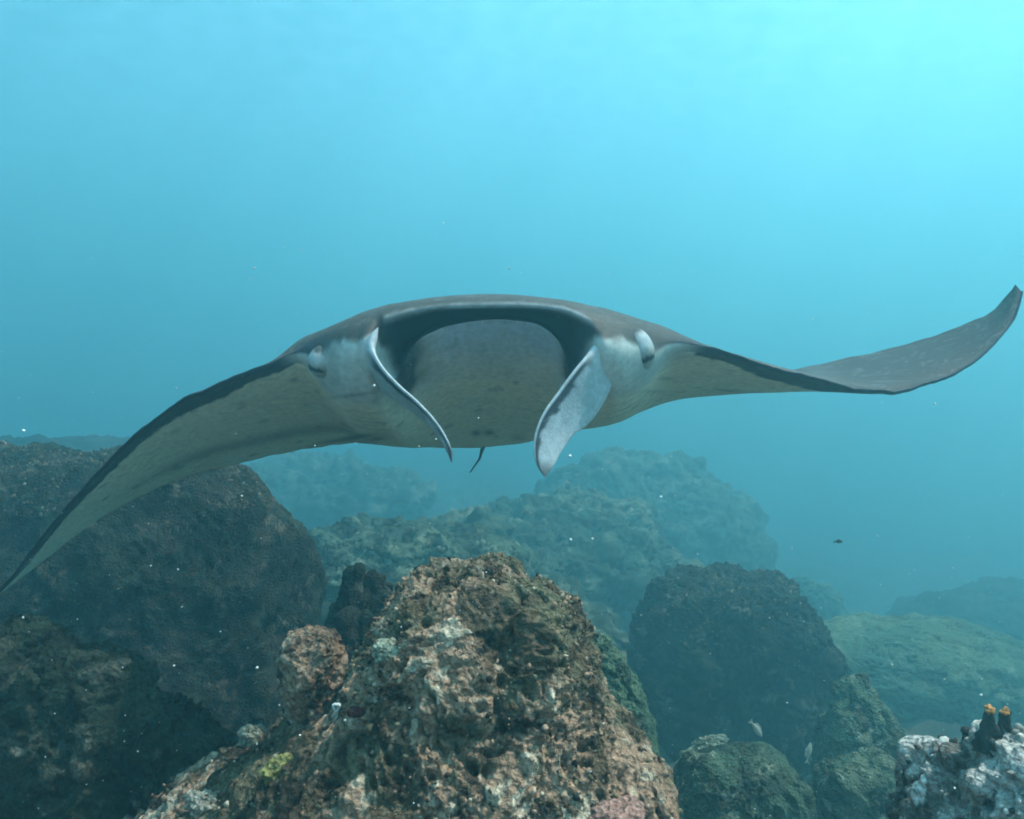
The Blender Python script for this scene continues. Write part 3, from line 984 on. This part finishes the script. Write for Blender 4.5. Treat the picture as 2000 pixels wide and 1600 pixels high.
# ------------------------------------------------------------------ water surface and water body
def water_surface():
    n = 160
    a = np.linspace(-1, 1, n)
    g = np.sign(a) * np.abs(a) ** 1.5 * 120
    X, Y = np.meshgrid(g, g + 60)
    p = np.stack([X.ravel(), Y.ravel(), np.zeros(X.size)], 1)
    z = SURFACE_Z + 0.08 * fbm(p * 0.4, 3, 5)
    v = np.stack([X.ravel(), Y.ravel(), z], 1)
    i = np.arange(n * n).reshape(n, n)
    f = np.stack([i[:-1, :-1], i[:-1, 1:], i[1:, 1:], i[1:, :-1]], -1).reshape(-1, 4)
    m = bpy.data.materials.new("ripple_light_tint")
    m.use_nodes = True
    nd, l = m.node_tree.nodes, m.node_tree.links
    nd.clear()
    out = nd.new("ShaderNodeOutputMaterial")
    tr = nd.new("ShaderNodeBsdfTransparent")
    tc = nd.new("ShaderNodeTexCoord")
    nz = nd.new("ShaderNodeTexNoise"); nz.inputs["Scale"].default_value = 0.9; nz.inputs["Detail"].default_value = 3.0
    vo = nd.new("ShaderNodeTexVoronoi"); vo.inputs["Scale"].default_value = 0.75; vo.feature = 'SMOOTH_F1'
    mixv = nd.new("ShaderNodeVectorMath"); mixv.operation = 'MULTIPLY_ADD'
    mixv.inputs[1].default_value = (0.6, 0.6, 0.6)
    l.new(tc.outputs["Object"], nz.inputs["Vector"])
    l.new(nz.outputs["Color"], mixv.inputs[0]); l.new(tc.outputs["Object"], mixv.inputs[2])
    l.new(mixv.outputs[0], vo.inputs["Vector"])
    mr = nd.new("ShaderNodeMapRange")
    mr.inputs["From Min"].default_value = 0.15; mr.inputs["From Max"].default_value = 0.65
    mr.inputs["To Min"].default_value = 0.52; mr.inputs["To Max"].default_value = 1.0  # patchy tint dims the sunlight in a pattern, standing in for wave focusing
    l.new(vo.outputs["Distance"], mr.inputs["Value"])
    l.new(mr.outputs["Result"], tr.inputs["Color"])
    l.new(tr.outputs[0], out.inputs["Surface"])
    o = mesh_obj("water_surface", v, f, m)
    tag(o, kind="structure")


water_surface()


def water_body():
    x0, x1, y0, y1, z0, z1 = -110, 110, -16, 170, -9.0, SURFACE_Z + 0.6
    v = [(x, y, z) for z in (z0, z1) for y in (y0, y1) for x in (x0, x1)]
    f = [(0, 2, 3, 1), (4, 5, 7, 6), (0, 1, 5, 4), (2, 6, 7, 3), (0, 4, 6, 2), (1, 3, 7, 5)]
    m = bpy.data.materials.new("sea_water")
    m.use_nodes = True
    nd, l = m.node_tree.nodes, m.node_tree.links
    nd.clear()
    out = nd.new("ShaderNodeOutputMaterial")
    pv = nd.new("ShaderNodeVolumePrincipled")
    pv.inputs["Color"].default_value = (*WATER_COLOUR, 1)
    pv.inputs["Absorption Color"].default_value = (*WATER_ABSORB, 1)
    pv.inputs["Density"].default_value = WATER_DENSITY
    pv.inputs["Anisotropy"].default_value = WATER_G
    l.new(pv.outputs[0], out.inputs["Volume"])
    o = mesh_obj("haze", v, f, m, smooth=False)
    tag(o, kind="stuff")


water_body()
